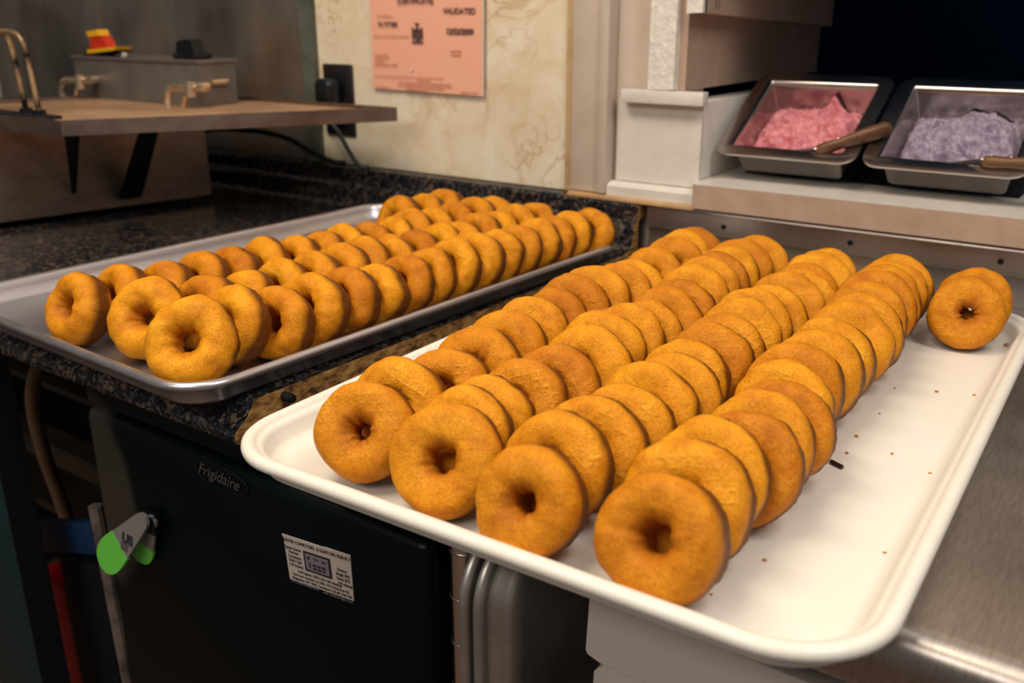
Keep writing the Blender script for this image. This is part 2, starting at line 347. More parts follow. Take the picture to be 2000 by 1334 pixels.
b = MB(); b.prism([(.006, .772, .2845), (.006, 1.26, .262), (.006, 1.26, .62), (.006, .772, .62)], (0, 0, 0), (-.021, 0, 0)); b.build('side_board', M['beige_paint'], t, sm=0)
v_, f_2 = text_mesh('x', '( )', .014, None, Matrix.Translation((.0066, .80, .292)) @ Matrix.Rotation(R(90), 4, 'Z') @ Matrix.Rotation(R(90), 4, 'X'))
MB().add(v_, f_2).build('mark', M['sticker_ink'], t, sm=0)

# serving sill
t = thing('window_sill', (.6, .88, .045), 'thick white painted sill board carrying the frosting pans', 'shelf')
b = MB(); b.prism([(.0125, .755, .0465), (.0125, .755, .0755), (-.012, .7875, .0755), (-.012, .788, .0465)], (0, 0, 0), (0, 0, .0)) if False else MB()
b.add([(.0125, .753, .0455), (1.3, .753, .0455), (1.3, 1.02, .0455), (-.012, 1.02, .0455), (-.012, .813, .0455), (.0125, .753, .0765), (1.3, .753, .0765), (1.3, 1.02, .0765), (-.012, 1.02, .0765), (-.012, .813, .0765)],
      [[4, 3, 2, 1, 0], [5, 6, 7, 8, 9], [0, 1, 6, 5], [1, 2, 7, 6], [2, 3, 8, 7], [3, 4, 9, 8], [4, 0, 5, 9]])
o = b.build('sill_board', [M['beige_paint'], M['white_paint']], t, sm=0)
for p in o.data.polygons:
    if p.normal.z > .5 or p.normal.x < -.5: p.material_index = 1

# ------------------------------------------------------------------ laminate counter
XE = -.068
prof = [(.119, -.0218), (.112, -.0224), (.106, -.0250), (.1015, -.030), (.0975, -.0355), (.0915, -.0400), (.0855, -.0440), (.0825, -.049), (.0825, -.0545), (.086, -.0580), (.092, -.0592), (.099, -.0570), (.10, -.0572), (.12, -.060),
        (.779, -.060), (.779, -.0215), (.7605, -.0210), (.7605, .019), (.773, .0205), (.779, .0245), (.779, .0430), (.768, .0430), (.762, .0410), (.7585, .0365), (.7575, .0225), (.7565, .0180), (.7505, .0140), (.7465, .0085), (.7460, -.0060), (.7435, -.0130), (.7370, -.0185), (.7250, -.0215), (.70, -.0218)]
t = thing('countertop', (-.9, .43, -.06), 'dark granite look laminate countertop with curved backsplash and raw particle board end', 'countertop')
def slant(mb, tol=.02):
    for v in mb.v:
        if v.x > -.3: v.x += (v.y - .76) * .0136
    return mb
slant(MB().prism([(XE, y, z) for y, z in prof], (0, 0, 0), (-1.75, 0, 0))).build('laminate_surface', M['laminate'], t, sm=28)
cx = [Vector((y, z)) for y, z in prof]; n = len(cx); ins = []
for i in range(n):
    a, c_, d = cx[i - 1], cx[i], cx[(i + 1) % n]; t1 = (c_ - a).normalized(); t2 = (d - c_).normalized(); nn = Vector((-(t1.y + t2.y), t1.x + t2.x)); nn = nn.normalized() if nn.length > 1e-6 else Vector((0, 0))
    ins.append(c_ + nn * .0009 * 1)
area2 = sum(cx[i - 1].x * cx[i].y - cx[i].x * cx[i - 1].y for i in range(n))
if area2 < 0: ins = [c_ * 2 - q for c_, q in zip(cx, ins)]
slant(MB().prism([(XE + .0003, p.x, p.y) for p in ins], (0, 0, 0), (.0006, 0, 0))).build('particle_board_end', M['particle'], t, sm=0, label='rough golden brown particle board end')
b = MB(); b.tube([(-.077, .138, -.030), (-.066, .138, -.030)], .0044, 14); b.tube([(-.0665, .138, -.030), (-.0635, .138, -.030)], .0034, 14)
b.build('bolt', M['black_soft'], t, label='black bolt head sticking out of the raw end')

# ------------------------------------------------------------------ steel table on the right
t = thing('steel_table', (.6, .45, FZ), 'scratched stainless steel work table under the white tray', 'table')
b = MB(); pr = [(.772, -.0252), (.112, -.0252)] + [(.110 - .0150 * math.sin(R(a)), -.0402 + .0150 * math.cos(R(a))) for a in (10, 25, 40, 55, 70, 85)] + [(.0948, -.045), (.0948, -.062), (.0965, -.0665), (.102, -.067), (.104, -.035), (.772, -.035)]
b.prism([(.012, y, z) for y, z in pr], (0, 0, 0), (1.328, 0, 0)); b.build('table_top', M['steel_top'], t, sm=28)
b = MB(); b.box(-.058, 1.34, .7725, .777, -.025, .0405); b.build('upstand', M['steel_wall'], t)
b = MB(); b.box(-.057, 1.34, .764, .770, .0105, .0375); b.tube([(-.045, .767, .0395), (1.34, .767, .0395)], .0028, 10); b.build('mounting_strip', M['steel'], t)
for x, z in ((.054, .024), (.215, .025), (.378, .026), (.54, .026)):
    MB().tube([(x, .7645, z), (x, .7628, z)], .0034, 12).build('bolt_hole', M['black'], t)
for x, y in ((1.28, .15), (.30, .68), (1.28, .68)):
    MB().tube([(x, y, FZ), (x, y, -.036)], .019, 16).build('leg', M['steel'], t)

# wire shelf post with grooves
t = thing('shelf_post', (.1405, .1185, FZ), 'chrome grooved shelving post between the black fridge and stacked metal pans', 'post')
MB().tube([(.1405, .1185, FZ + .02), (.1405, .1185, -.036)], .0127, 24).build('tube', M['chrome'], t)
z = -.0945
while z > -.35: MB().tube([(.1405, .1185, z - .0008), (.1405, .1185, z + .0008)], .0133, 24).build('ring', M['steel'], t); z -= .0254 * 1.6
MB().tube([(.1405, .1185, FZ), (.1405, .1185, FZ + .02)], .02, 20).build('foot', M['black'], t)

# ------------------------------------------------------------------ trays
PW = [(.060, -.0250), (.026, -.0250), (.0195, -.0244), (.016, -.0215), (.0135, -.0090), (.0125, -.0078), (.003, -.0082), (.0006, -.0070), (0, -.0045), (.0006, -.0018), (.0028, -.0002), (.0055, .0003), (.0082, -.0002), (.0100, -.0020), (.0112, -.0036), (.0132, -.0040), (.0150, -.0050), (.0165, -.0075), (.0190, -.0150), (.0225, -.0182), (.030, -.0196), (.060, -.0197)]
b = dish(.457, .660, .062, PW, 12).xf(Matrix.Translation((0, 0, 0)) @ Matrix.Rotation(.0291, 4, 'Z'))
b.build('serving_tray', M['white_tray'], sm=50, label='large cream white plastic tray with four rows of donuts on the steel table', cat='tray')
PA = [(.060, -.0250), (.022, -.0250), (.0165, -.0243), (.0140, -.0212), (.0100, -.0085), (.0088, -.0078), (.0062, -.0086), (.0025, -.0078), (.0004, -.0058), (0, -.0036), (.0010, -.0013), (.0032, 0), (.0060, .0001), (.0085, -.0012), (.0098, -.0034), (.0112, -.0080), (.0150, -.0190), (.0180, -.0216), (.024, -.0222), (.060, -.0222)]
AX, AY, AZ, AT = -.5335, .0597, .0036, -.0365
b = dish(.457, .660, .048, PA, 12).xf(Matrix.Translation((AX, AY, AZ)) @ Matrix.Rotation(AT, 4, 'Z'))
ao = b.build('sheet_pan', M['alu'], sm=50, label='dull silver aluminium sheet pan of donuts on the dark countertop', cat='tray')

# pans stored on edge under the table
for k, x in enumerate((.1565, .1690)):
    PB = [(.060, -.0250), (.030, -.0250), (.0185, -.0240), (.0150, -.0205), (.0105, -.0085), (.0088, -.0076), (.0060, -.0086), (.0020, -.0074), (0, -.0040), (.0010, -.0010), (.0038, 0), (.0070, -.0004), (.0090, -.0030), (.0135, -.0180), (.020, -.0215), (.060, -.0222)]
    b = dish(.457, .640, .05, PB, 10)
    # pan lies in YZ, open side towards -X
    b.xf(Matrix.Translation((x, .086 + .001 * k, -.072)) @ Matrix(((0, 0, -1, 0), (1, 0, 0, 0), (0, -1, 0, 0), (0, 0, 0, 1))))
    lab = ('metal sheet pan stored on edge under the table, nearest the chrome post', 'metal sheet pan stored on edge with its flat underside showing, beside the white bins')[k]
    b.build('sheet_pan', M['alu_dull'], sm=50, label=lab, cat='tray', group='sheet pans stored on edge')
# rack shelf the pans stand on
t = thing('rack_shelf', (.19, .33, FZ), 'dark wire rack shelf under the stored sheet pans', 'shelf')
b = MB()
for i in range(12): b.tube([(.135 + i * .008, .06, -.716), (.135 + i * .008, .60, -.716)], .002, 6)
b.box(.13, .24, .055, .062, -.722, -.716); b.box(.13, .24, .598, .605, -.722, -.716); b.build('wire_shelf', M['chrome'], t)
for x in (.133, .237):
    for y in (.0585, .6015): MB().tube([(x, y, FZ), (x, y, -.722)], .005, 8).build('leg', M['chrome'], t)

# white bins
b = MB(); pts = [(.2595, -.0795), (.2575, -.1225), (.2590, -.1255), (.2690, -.1285), (.80, -.1285), (.80, -.0795)]
b.prism([(x, .100, z) for x, z in pts], (0, 0, 0), (0, .48, 0))
b.build('storage_bin', M['bin'], sm=20, label='white plastic storage bin with cut lower corner, topmost of the stack under the steel table', cat='bin', group='white bins under the table')
b = MB(); pts = [(.2735, -.1290), (.2645, -.1370), (.2620, -.22), (.264, -.25), (.80, -.25), (.80, -.1290)]
b.prism([(x, .100 if z < -.13 else .108, z) for x, z in pts], (0, 0, 0), (0, .47, 0))
b.build('storage_bin', M['bin'], sm=20, label='white plastic storage bin under the topmost one, only its upper corner in view', cat='bin', group='white bins under the table')
t = thing('bin_stand', (.53, .34, FZ), 'plain dark stand holding up the white bins', 'stand')
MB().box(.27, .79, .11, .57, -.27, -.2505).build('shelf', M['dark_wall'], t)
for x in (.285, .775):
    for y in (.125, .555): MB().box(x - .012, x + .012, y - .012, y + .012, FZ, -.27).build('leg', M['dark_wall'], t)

# ------------------------------------------------------------------ black fridge
t = thing('mini_fridge', (-.108, .34, FZ), 'small glossy black fridge under the countertop', 'fridge')
MB().box(-.340, .115, .150, .60, FZ + .012, -.070, .006).build('body', M['fridge_side'], t)
# door: bevelled top and rounded left side
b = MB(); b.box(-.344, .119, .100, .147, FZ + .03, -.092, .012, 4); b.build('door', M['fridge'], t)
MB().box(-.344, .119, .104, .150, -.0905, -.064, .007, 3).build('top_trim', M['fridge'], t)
b = MB(); lv, lf = text_mesh('x', 'Frigidaire', .0165, None, wallm(-.158, .0990, -.1120, -2), shear=.45, sx=.92); b.add(lv, lf); b.build('lettering', M['silver_logo'], t, sm=0, label='small silver script lettering')
b = MB(); lv = [(math.cos(a) * .036 - .124, .0990 + .0, math.sin(a) * .012 - .108) for a in [2 * math.pi * k / 40 for k in range(40)]]
b.tube([Vector(p) for p in lv] + [Vector(lv[0])], .0006, 6, cap=False); b.build('emblem_outline', M['black'], t)
MB().box(-.30, -.28, .12, .14, FZ, FZ + .03).build('foot', M['black'], t); MB().box(.06, .08, .12, .14, FZ, FZ + .03).build('foot', M['black'], t)
# sticker
t = thing('appliance_sticker', (-.005, .0985, -.18), 'pale printed paper sticker on the black fridge door', 'sticker')
q = [(-.0480, -.1385), (.0350, -.1300), (.0358, -.1730), (-.0425, -.1815)]
b = MB(); b.prism([(-.0480, .0992, -.1385), (-.046, .0992, -.1425), (-.0425, .0992, -.1815), (.0358, .0992, -.1730), (.0350, .0992, -.1300), (.005, .0992, -.1328), (.002, .0992, -.1338)], (0, 0, 0), (0, .0008, 0)); b.build('paper', M['sticker'], t, sm=0)
RO = 6.0
def stick(lines, m, name='printed_text'):
    b = MB()
    for (u, v, s, tx, al) in lines:
        # u, v in mm from the sheet's upper left corner along its tilted axes
        a = R(RO); x = -.0465 + (u * math.cos(a) + v * math.sin(a) * .3) * .001 + v * .00006; z = -.1385 + (u * math.sin(a) - v) * .001
        vs, fs = text_mesh('x', tx, s * .001, None, wallm(x, .0989, z, RO), align=al); b.add(vs, fs)
    b.build(name, m, t, sm=0)
stick([(41, 5.6, 4.3, 'DRYER COMPUTERS  & IGNITORS REBUILT', 'CENTER'),
       (11, 12.0, 3.7, 'Speed Queen', 'CENTER'), (11, 16.0, 3.7, 'Horizon', 'CENTER'), (11.5, 20.0, 3.7, 'Computers', 'CENTER'), (11.5, 24.2, 3.7, 'ONLY $39', 'CENTER'), (12, 28.0, 3.0, '(+$9 shipping)', 'CENTER'),
       (70, 18.0, 4.0, 'Dexter', 'CENTER'), (70, 22.3, 4.0, 'Single $45', 'CENTER'), (70, 26.6, 4.0, 'Stack $75', 'CENTER'), (71, 30.6, 3.0, '(+$9 shipping)', 'CENTER'),
       (40, 33.0, 3.3, 'RAM Igniters ONLY $25 (+$5 shipping)', 'CENTER'), (41, 37.0, 3.3, 'Send your computer to: D&E, 1724 Hawthorne Rd.,', 'CENTER'), (41, 41.0, 3.3, 'Binghamton, NY 13903. Questions? Call 607-798-7784', 'CENTER')], M['sticker_ink'])
stick([(2, 44.6, 3.2, 'www.dryercomputers.com', 'LEFT')], M['sticker_blue'], 'web_line')
stick([(42, 45.2, 3.2, 'email: computers@aol.com', 'LEFT')], M['lilac_grey'], 'mail_line')
def sbox(u0, u1, v0, v1, y, m, name):
    a = R(RO); P = []
    for u, v in ((u0, v0), (u1, v0), (u1, v1), (u0, v1)):
        P.append((-.0465 + (u * math.cos(a) + v * .07) * .001, y, -.1385 + (u * math.sin(a) - v) * .001))
    return MB().prism(P, (0, 0, 0), (0, .0003, 0)).build(name, m, t, sm=0)
sbox(24, 57, 9.5, 28.5, .0988, M['sticker_ink'], 'picture_frame'); sbox(26.5, 54.5, 11.5, 26.5, .0985, M['lilac_grey'], 'picture')
b = MB()
for (u, v, w_, h_) in ((29, 13.5, 3, 2.4), (30.5, 19, 1.8, 5), (35, 19.5, 4.2, 2), (40.5, 19.5, 4.2, 2), (46, 19.5, 4.6, 2), (35, 22.8, 4.2, 1.8), (40.5, 22.8, 4.2, 1.8), (46, 22.8, 4.2, 1.6), (37, 14, 6, .8), (47, 14, 4, 1.6)):
    a = R(RO); P = [(-.0465 + (uu * math.cos(a) + vv * .07) * .001, .0982, -.1385 + (uu * math.sin(a) - vv) * .001) for uu, vv in ((u, v), (u + w_, v), (u + w_, v + h_), (u, v + h_))]
    b.prism(P, (0, 0, 0), (0, .0003, 0))
b.build('picture_detail', M['sticker_ink'], t, sm=0)

# chip clip stuck to the fridge
t = thing('magnetic_clip', (-.28, .08, -.27), 'grey and lime green magnetic clip on the edge of the black fridge', 'clip')
def paddle(p0, p1, wd, nrm, th, u0, u1, segs=14):
    """rounded paddle between fractions u0..u1 of the axis p0 (narrow pivot) - p1 (wide tip)"""
    p0, p1 = Vector(p0), Vector(p1); ax = (p1 - p0); L = ax.length; ax.normalize(); nr = Vector(nrm); nr = (nr - ax * nr.dot(ax)).normalized(); sd = ax.cross(nr)
    def hw(u):
        w1 = wd * (.42 + .58 * min(1, u / .7))
        if u > .78: w1 *= math.sqrt(max(0, 1 - ((u - .78) / .22) ** 2))
        if u < .1: w1 *= math.sqrt(max(0, 1 - ((.1 - u) / .1) ** 2))
        return w1 / 2
    us = [u0 + (u1 - u0) * k / segs for k in range(segs + 1)]
    poly = [p0 + ax * L * u + sd * hw(u) for u in us] + [p0 + ax * L * u - sd * hw(u) for u in reversed(us)]
    out = []
    for p in poly:
        if not out or (p - out[-1]).length > 1e-5: out.append(p)
    return MB().prism([p - nr * th / 2 for p in out], (0, 0, 0), nr * th)
nrm = (.15, -1, .25)
paddle((-.231, .086, -.176), (-.303, .071, -.250), .037, nrm, .0035, 0, .56).build('front_grip', M['grey_plastic'], t, sm=30)
paddle((-.231, .086, -.176), (-.303, .071, -.250), .038, nrm, .0042, .56, 1).build('front_tip', M['green'], t, sm=30, label='lime green rubber tip')
paddle((-.229, .091, -.178), (-.270, .093, -.243), .028, (.3, -1, .05), .003, 0, .62).build('rear_grip', M['grey_plastic'], t, sm=30)
paddle((-.229, .091, -.178), (-.270, .093, -.243), .029, (.3, -1, .05), .0035, .62, 1).build('rear_tip', M['green'], t, sm=30, label='lime green rubber tip')
p0, p1 = Vector((-.231, .086, -.176)), Vector((-.303, .071, -.250)); ax = (p1 - p0).normalized(); nr = Vector(nrm); nr = (nr - ax * nr.dot(ax)).normalized(); sd = ax.cross(nr)
mt = Matrix((( -sd.x, -ax.x, nr.x, 0), (-sd.y, -ax.y, nr.y, 0), (-sd.z, -ax.z, nr.z, 0), (0, 0, 0, 1)))
ctr = p0 + (p1 - p0) * .38 + nr * .0024
b = MB(); vs, fs = text_mesh('x', 'US', .0145, None, Matrix.Translation(ctr) @ mt @ Matrix.Rotation(R(38), 4, 'Z') @ Matrix.Translation((-.008, -.008, 0)), bold=.0006); b.add(vs, fs)
for k in range(3): vs, fs = text_mesh('x', ('UNITED', 'STAMP', 'SHOP')[0] if False else '====', .005, None, Matrix.Translation(ctr) @ mt @ Matrix.Rotation(R(38), 4, 'Z') @ Matrix.Translation((-.009, -.012 - .003 * k, 0))); b.add(vs, fs)
b.build('printed_mark', M['sticker_ink'], t, sm=0)
MB().box(-.250, -.228, .0890, .0995, -.200, -.178, .002).build('magnet', M['black'], t)

# ------------------------------------------------------------------ things under the counter, left
t = thing('stand_leg', (-.56, .09, FZ), 'dark teal painted steel upright at the left edge below the countertop', 'post')
MB().box(-.62, -.5015, .0745, .108, FZ, -.062, .001).build('painted_face', M['teal'], t); MB().box(-.5014, -.4995, .0750, .108, FZ, -.062).build('black_side_strip', M['black_soft'], t)
#'dark teal painted steel upright at the left edge below the countertop', cat='post')
b = MB(); b.tube(bez([(-.495, .20, -.066), (-.600, .20, -.12), (-.655, .20, -.19), (-.675, .21, -.28), (-.690, .23, -.38), (-.70, .26, -.60), (-.72, .30, FZ + .012), (-.80, .32, FZ + .012)], 10), .0095, 14)
b.build('rubber_hose', M['hose'], label='tan rubber hose hanging in a curve under the countertop', cat='hose')
b = MB(); b.box(-1.3, -.42, .31, .35, -.395, -.36); b.build('wooden_rail', M['dark_wood'], sm=0, label='bare wooden cross rail in the dark under the countertop', cat='rail')
t = thing('undercounter_shelf', (-.9, .45, FZ), 'dark wooden shelf unit deep under the countertop', 'shelf')
MB().box(-1.5, -.40, .36, .68, -.300, -.290).build('shelf_board', M['dark_wood'], t, sm=0); MB().box(-1.5, -.40, .42, .68, -.62, -.605).build('shelf_board', M['dark_wood'], t, sm=0)
MB().box(-1.5, -.40, .66, .68, -.29, -.10).build('back_board', mottled('slate_board', [(.3, (.01, .02, .028)), (.7, (.02, .035, .045))], 7, .6), t, sm=0)
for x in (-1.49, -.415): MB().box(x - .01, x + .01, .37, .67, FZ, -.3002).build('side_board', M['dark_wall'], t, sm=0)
b = MB(); b.box(-.615, -.468, .150, .170, -.362, -.320, .004); b.xf(Matrix.Translation((-.54, .16, -.34)) @ Matrix.Rotation(R(-18), 4, 'Y') @ Matrix.Translation((.54, -.16, .34)))
b.build('blue_holder', M['blue'], label='navy blue plastic clamp bar beside the tan hose, left of the fridge', cat='clamp')
b = MB(); b.box(-.574, -.475, .155, .215, -.93, -.365, .004); b.build('tall_canister', M['black_soft'], label='tall matt black case standing left of the fridge', cat='case')
b = MB(); b.box(-.66, -.578, .158, .20, -.486, -.440, .003); b.box(-.66, -.578, .159, .199, FZ, -.487); b.build('red_canister', M['red_dark'], sm=30, label='bright red case behind the teal upright', cat='case')
b = MB(); b.tube([(-.405, .128, -.24), (-.392, .128, -.56), (-.385, .128, FZ)], .008, 10); b.build('fridge_edge_stand_in', mottled('mottled_grey_metal', [(.35, (.05, .045, .045)), (.6, (.32, .26, .24))], 16, .45, .5), label='thin grey tube standing in for the pale left edge of the fridge', cat='stand_in')  # added tube stands in for the pale reflecting edge of the fridge

# ------------------------------------------------------------------ wall things
t = thing('certificate', (-.455, .778, .17), 'salmon pink permit certificate pinned on the marbled wall', 'notice')
b = MB(); b.prism([(-.563, .7745, .1715), (-.341, .7725, .1690), (-.336, .7725, .45), (-.560, .7745, .45)], (0, 0, 0), (0, .0012, 0)); b.build('paper', M['paper'], t, sm=0)
b = MB(); b.prism([(-.341, .7723, .1690), (-.3385, .7723, .1690), (-.3335, .7723, .45), (-.3365, .7723, .45)], (0, 0, 0), (0, .0016, 0)); b.build('clear_sleeve_edge', mat('clear_sleeve', (.6, .55, .52), .2), t, sm=0)
def cpos(px, py):      # sheet coordinates: fractions across and height above the lower edge
    return (-.563 + .222 * px, .7712, .1705 + py)
def ctext(tx, px, h, s, m, name, al='LEFT', bold=0):
    vs, fs = text_mesh('x', tx, s, None, wallm(*cpos(px, h), -.6), align=al, bold=bold); MB().add(vs, fs).build(name, m, t, sm=0)
ctext('VALIDATED', .82, .1135, .0115, M['ink'], 'validated_text', 'CENTER', .0002)
ctext('12/22/2009', .82, .0850, .0115, M['ink'], 'date_text', 'CENTER', .0004)
ctext('10-1779088', .175, .0960, .0085, M['ink'], 'number_text', 'CENTER', .0003)
ctext('(CERTIFICATE)', .44, .1285, .0110, M['ink'], 'title_text', 'CENTER', .0003)
rnd = random.Random(5)
def bars(*lines):
    b = MB()
    for x0, x1, h, th in lines:
        p = cpos(x0, h); q = cpos(x1, h); e = th * .5; k = max(2, int((x1 - x0) * 60)); top = []; bot = []
        for i in range(k + 1):      # one worn line of print: ragged upper and lower edge
            x = p[0] + (q[0] - p[0]) * i / k; top.append((x, .7712, p[2] + th * rnd.uniform(.55, 1.05))); bot.append((x, .7712, p[2] + th * rnd.uniform(-.05, .3)))
        b.prism(bot + top[::-1], (0, 0, 0), (0, .0003, 0)); b.build('print_line', M['ink_soft'], t, sm=0); b = MB()
bars((.08, .23, .110, .0018), (.04, .37, .0805, .0016), *[(.04, e, .0520 - k * .0048, .0022) for k, e in enumerate((.17, .17, .12, .25))], (.74, .83, .0600, .0022), (.74, .83, .0545, .0022), (.03, .67, .0205, .0013),
     *[(s_, e, .0160 - k * .0038, .0014) for k, (s_, e) in enumerate(((.43, .55), (.26, .74), (.25, .74), (.32, .68)))], (.03, .17, .0030, .0016), (.32, .52, .0005, .0016), (.82, .97, .0020, .0014))
b = MB()   # coat of arms
ex, ey, ez = cpos(.45, .085)
def eb(x0, x1, z0, z1): b.prism([(ex + x0, .7710, ez + z0), (ex + x1, .7710, ez + z0), (ex + x1, .7710, ez + z1), (ex + x0, .7710, ez + z1)], (0, 0, 0), (0, .0003, 0))
b.prism([(ex + math.cos(a) * .0062, .7710, ez - .002 + math.sin(a) * .0085) for a in [math.pi * 2 * k / 16 for k in range(16)]], (0, 0, 0), (0, .0003, 0))
eb(-.0105, -.0072, -.008, .009); eb(.0072, .0105, -.008, .009); eb(-.002, .002, .007, .014); eb(-.0045, .0045, .0135, .0155); eb(-.011, .011, -.0135, -.0105); eb(-.0085, .0085, .004, .0065)
b.build('coat_of_arms', M['ink'], t, sm=0)
for (px, hh) in ((.39, .030),):
    p = cpos(px, hh); MB().tube([(p[0], .7712, p[2] + .003), (p[0], .7705, p[2] + .003)], .0022, 10).build('pin', M['white_paint'], t)

t = thing('outlet_plate', (-.642, .779, .092), 'dark brown outlet cover plate on the marbled wall', 'outlet')
MB().box(-.678, -.610, .7745, .7794, .0915, .2065, .003, 3).build('cover_plate', M['brown_plate'], t)
MB().box(-.662, -.626, .7725, .7746, .107, .138, .002).build('socket', M['black'], t); MB().box(-.662, -.626, .7725, .7746, .160, .192, .002).build('socket', M['black'], t)
t = thing('power_plug', (-.648, .75, .15), 'black power plug in the brown outlet with grey cord hanging down', 'plug')
MB().box(-.668, -.628, .740, .7722, .135, .185, .011, 4).build('plug_body', M['black'], t)
b = MB(); b.tube(bez([(-.652, .745, .140), (-.640, .745, .122), (-.618, .747, .098), (-.600, .750, .070), (-.584, .755, .048), (-.575, .768, .046)], 8), .0038, 12); b.build('cord', mat('grey_cord', (.035, .045, .055), .4), t)
b = MB(); b.tube(bez([(-1.05, .715, -.0170), (-1.0, .715, .05), (-.92, .715, .088), (-.80, .715, .095), (-.74, .716, .092), (-.70, .720, .084), (-.665, .730, .066), (-.640, .745, .052), (-.625, .764, .0475)], 8), .0048, 12)
b.build('power_cable', M['black'], label='thick black cable arching over the backsplash in front of the steel sheet', cat='cable')
t = thing('wall_screw', (-.714, .773, .175), 'small steel screw on the wall sheet edge left of the outlet', 'screw'); MB().tube([(-.722, .7745, .178), (-.722, .7715, .178)], .0035, 12).build('screw_head', M['rivet'], t)

# ------------------------------------------------------------------ fryer side, left
t = thing('glazing_machine', (-1.1, .3, -.0215), 'smoky steel machine body on the countertop under the mesh drain tray', 'machine')
b = MB()
b.prism([(-.839, .649, -.010), (-.985, -.05, -.010), (-1.55, .05, -.010), (-1.45, .70, -.010)], (0, 0, 0), (0, 0, .137)); b.build('housing', M['box_steel'], t, sm=0)
for x, y in ((-.875, .61), (-.985, .06), (-1.4, .6), (-1.45, .12)): MB().tube([(x, y, -.0213), (x, y, -.010)], .014, 12).build('foot', M['black'], t)
def strap(b0, b1, t0, t1, th): # bar between two lower and two upper points
    return MB().prism([b0, b1, t1, t0], (0, 0, 0), th)
strap((-.8665, .490, .002), (-.8585, .527, .001), (-.700, .470, .130), (-.712, .445, .130), (.005, -.001, .005)).build('strap_bracket', M['black_soft'], t, sm=0, label='black strap brace')
strap((-.8790, .421, .021), (-.8770, .427, .021), (-.745, .372, .130), (-.757, .356, .130), (.005, -.001, .005)).build('strap_bracket', M['black_soft'], t, sm=0, label='black strap brace')

t = thing('drain_tray', (-.85, .5, .13), 'mesh topped steel drain tray jutting out over the countertop', 'tray')
Q = [(-.703, .323), (-.459, .715), (-1.05, .715), (-1.10, .300)]
def inset(Q, d):
    c_ = Vector((sum(q[0] for q in Q) / 4, sum(q[1] for q in Q) / 4)); out = []
    for i in range(4):
        a, p, e = Vector(Q[i - 1]), Vector(Q[i]), Vector(Q[(i + 1) % 4]); n1 = (p - a).normalized(); n2 = (e - p).normalized()
        n1 = Vector((-n1.y, n1.x)); n2 = Vector((-n2.y, n2.x)); m_ = (n1 + n2); m_ = m_ / m_.length * d / max(.3, (m_.normalized().dot(n1))); out.append((p.x + m_.x, p.y + m_.y))
    return out
Qi = inset(Q, .0022)
vs = []; fs = []
for q_, z in ((Q, .131), (Q, .1515), (Qi, .1515), (Qi, .131)): vs += [(x, y, z) for x, y in q_]
for k in range(4):
    for i in range(4): fs.append([k * 4 + i, k * 4 + (i + 1) % 4, ((k + 1) % 4) * 4 + (i + 1) % 4, ((k + 1) % 4) * 4 + i])
MB().add(vs, fs).build('rim', M['box_steel'], t, sm=0)
Qm = inset(Q, .0026); MB().prism([(x, y, .1440) for x, y in Qm], (0, 0, 0), (0, 0, .0018)).build('wire_mesh', M['mesh'], t, sm=0)
b = MB(); b.tube([(*Qi[0], .1488), (*Qi[1], .1488)], .0016, 6); b.build('hem', mottled('pale_hem', [(.3, (.30, .22, .14)), (.7, (.6, .5, .4))], 60, .5), t)

t = thing('dipping_handle', (-.84, .36, .146), 'pair of burnt wire loop handles standing on the mesh tray', 'handle')
for dx, dy, bx in ((0, 0, 0), (-.043, .004, -.001)):
    b = MB(); b.tube(bez([(-1.10, .35, .262), (-.90 + dx, .355 + dy, .262), (-.855 + dx, .358 + dy, .261), (-.836 + dx, .359 + dy, .252), (-.831 + dx, .360 + dy, .232), (-.826 + dx, .360 + dy, .195), (-.821 + dx, .360 + dy, .153)], 8), .0040, 12)
    b.build('wire_loop', M['burnt'], t)
    MB().tube([(-.821 + dx, .360 + dy, .150), (-.821 + dx, .360 + dy, .156)], .009, 12).build('collar', M['black'], t)
MB().box(-1.05, -.775, .338, .368, .1461, .1505, .0015).build('base_bar', M['black_soft'], t)

t = thing('control_box', (-.93, .66, .146), 'grey metal control box standing behind the mesh tray', 'box')
b = MB(); b.prism([(-1.112, .592, .1465), (-.762, .592, .1465), (-.768, .668, .1465), (-1.11, .675, .1465)], (0, 0, 0), (0, 0, .066)); b.build('casing', M['machine_grey'], t, sm=0)
b = MB(); b.prism([(-1.116, .589, .2125), (-.758, .589, .2125), (-.764, .671, .2125), (-1.114, .678, .2125)], (0, 0, 0), (0, 0, .004)); b.build('lid', mottled('pinkish_grey_metal', [(.3, (.17, .14, .14)), (.7, (.25, .215, .21))], 14, .38, .5), t, sm=0)
MB().tube([(-.7605, .612, .182), (-.7625, .645, .182)], .0050, 12).build('slot_plate', M['brass'], t)
for (x0, tag_) in ((-1.107, 'brassy curved spout tap at the far left behind the mesh tray'), (-.803, 'brassy curved spout tap before the right end of the grey control box')):
    t = thing('spout_tap', (x0 + .05, .56, .146), tag_, 'tap', 'spout taps behind the mesh tray')
    b = MB(); b.tube(bez([(x0, .56, .1460), (x0 + .001, .56, .160), (x0 + .010, .56, .1735), (x0 + .028, .56, .177), (x0 + .062, .56, .176)], 8), .0062, 14); b.build('spout', M['brass'], t)
    b = MB(); b.tube([(x0 + .060, .56, .164), (x0 + .061, .562, .187)], .0085, 14); b.tube([(x0 + .060, .56, .177), (x0 + .060, .5915, .178)], .008, 12); b.tube([(x0 + .060, .562, .177), (x0 + .084, .566, .178)], .0055, 12); b.build('valve_body', M['brass'], t)
    b = MB(); b.tube(bez([(x0 + .052, .565, .172), (x0 + .040, .565, .163), (x0 + .030, .565, .1462)], 6), .0045, 10); b.build('side_pipe', M['brass'], t)
t = thing('bag_clip', (-1.03, .62, .2165), 'red and yellow plastic bag clip on the left end of the control box', 'clip')
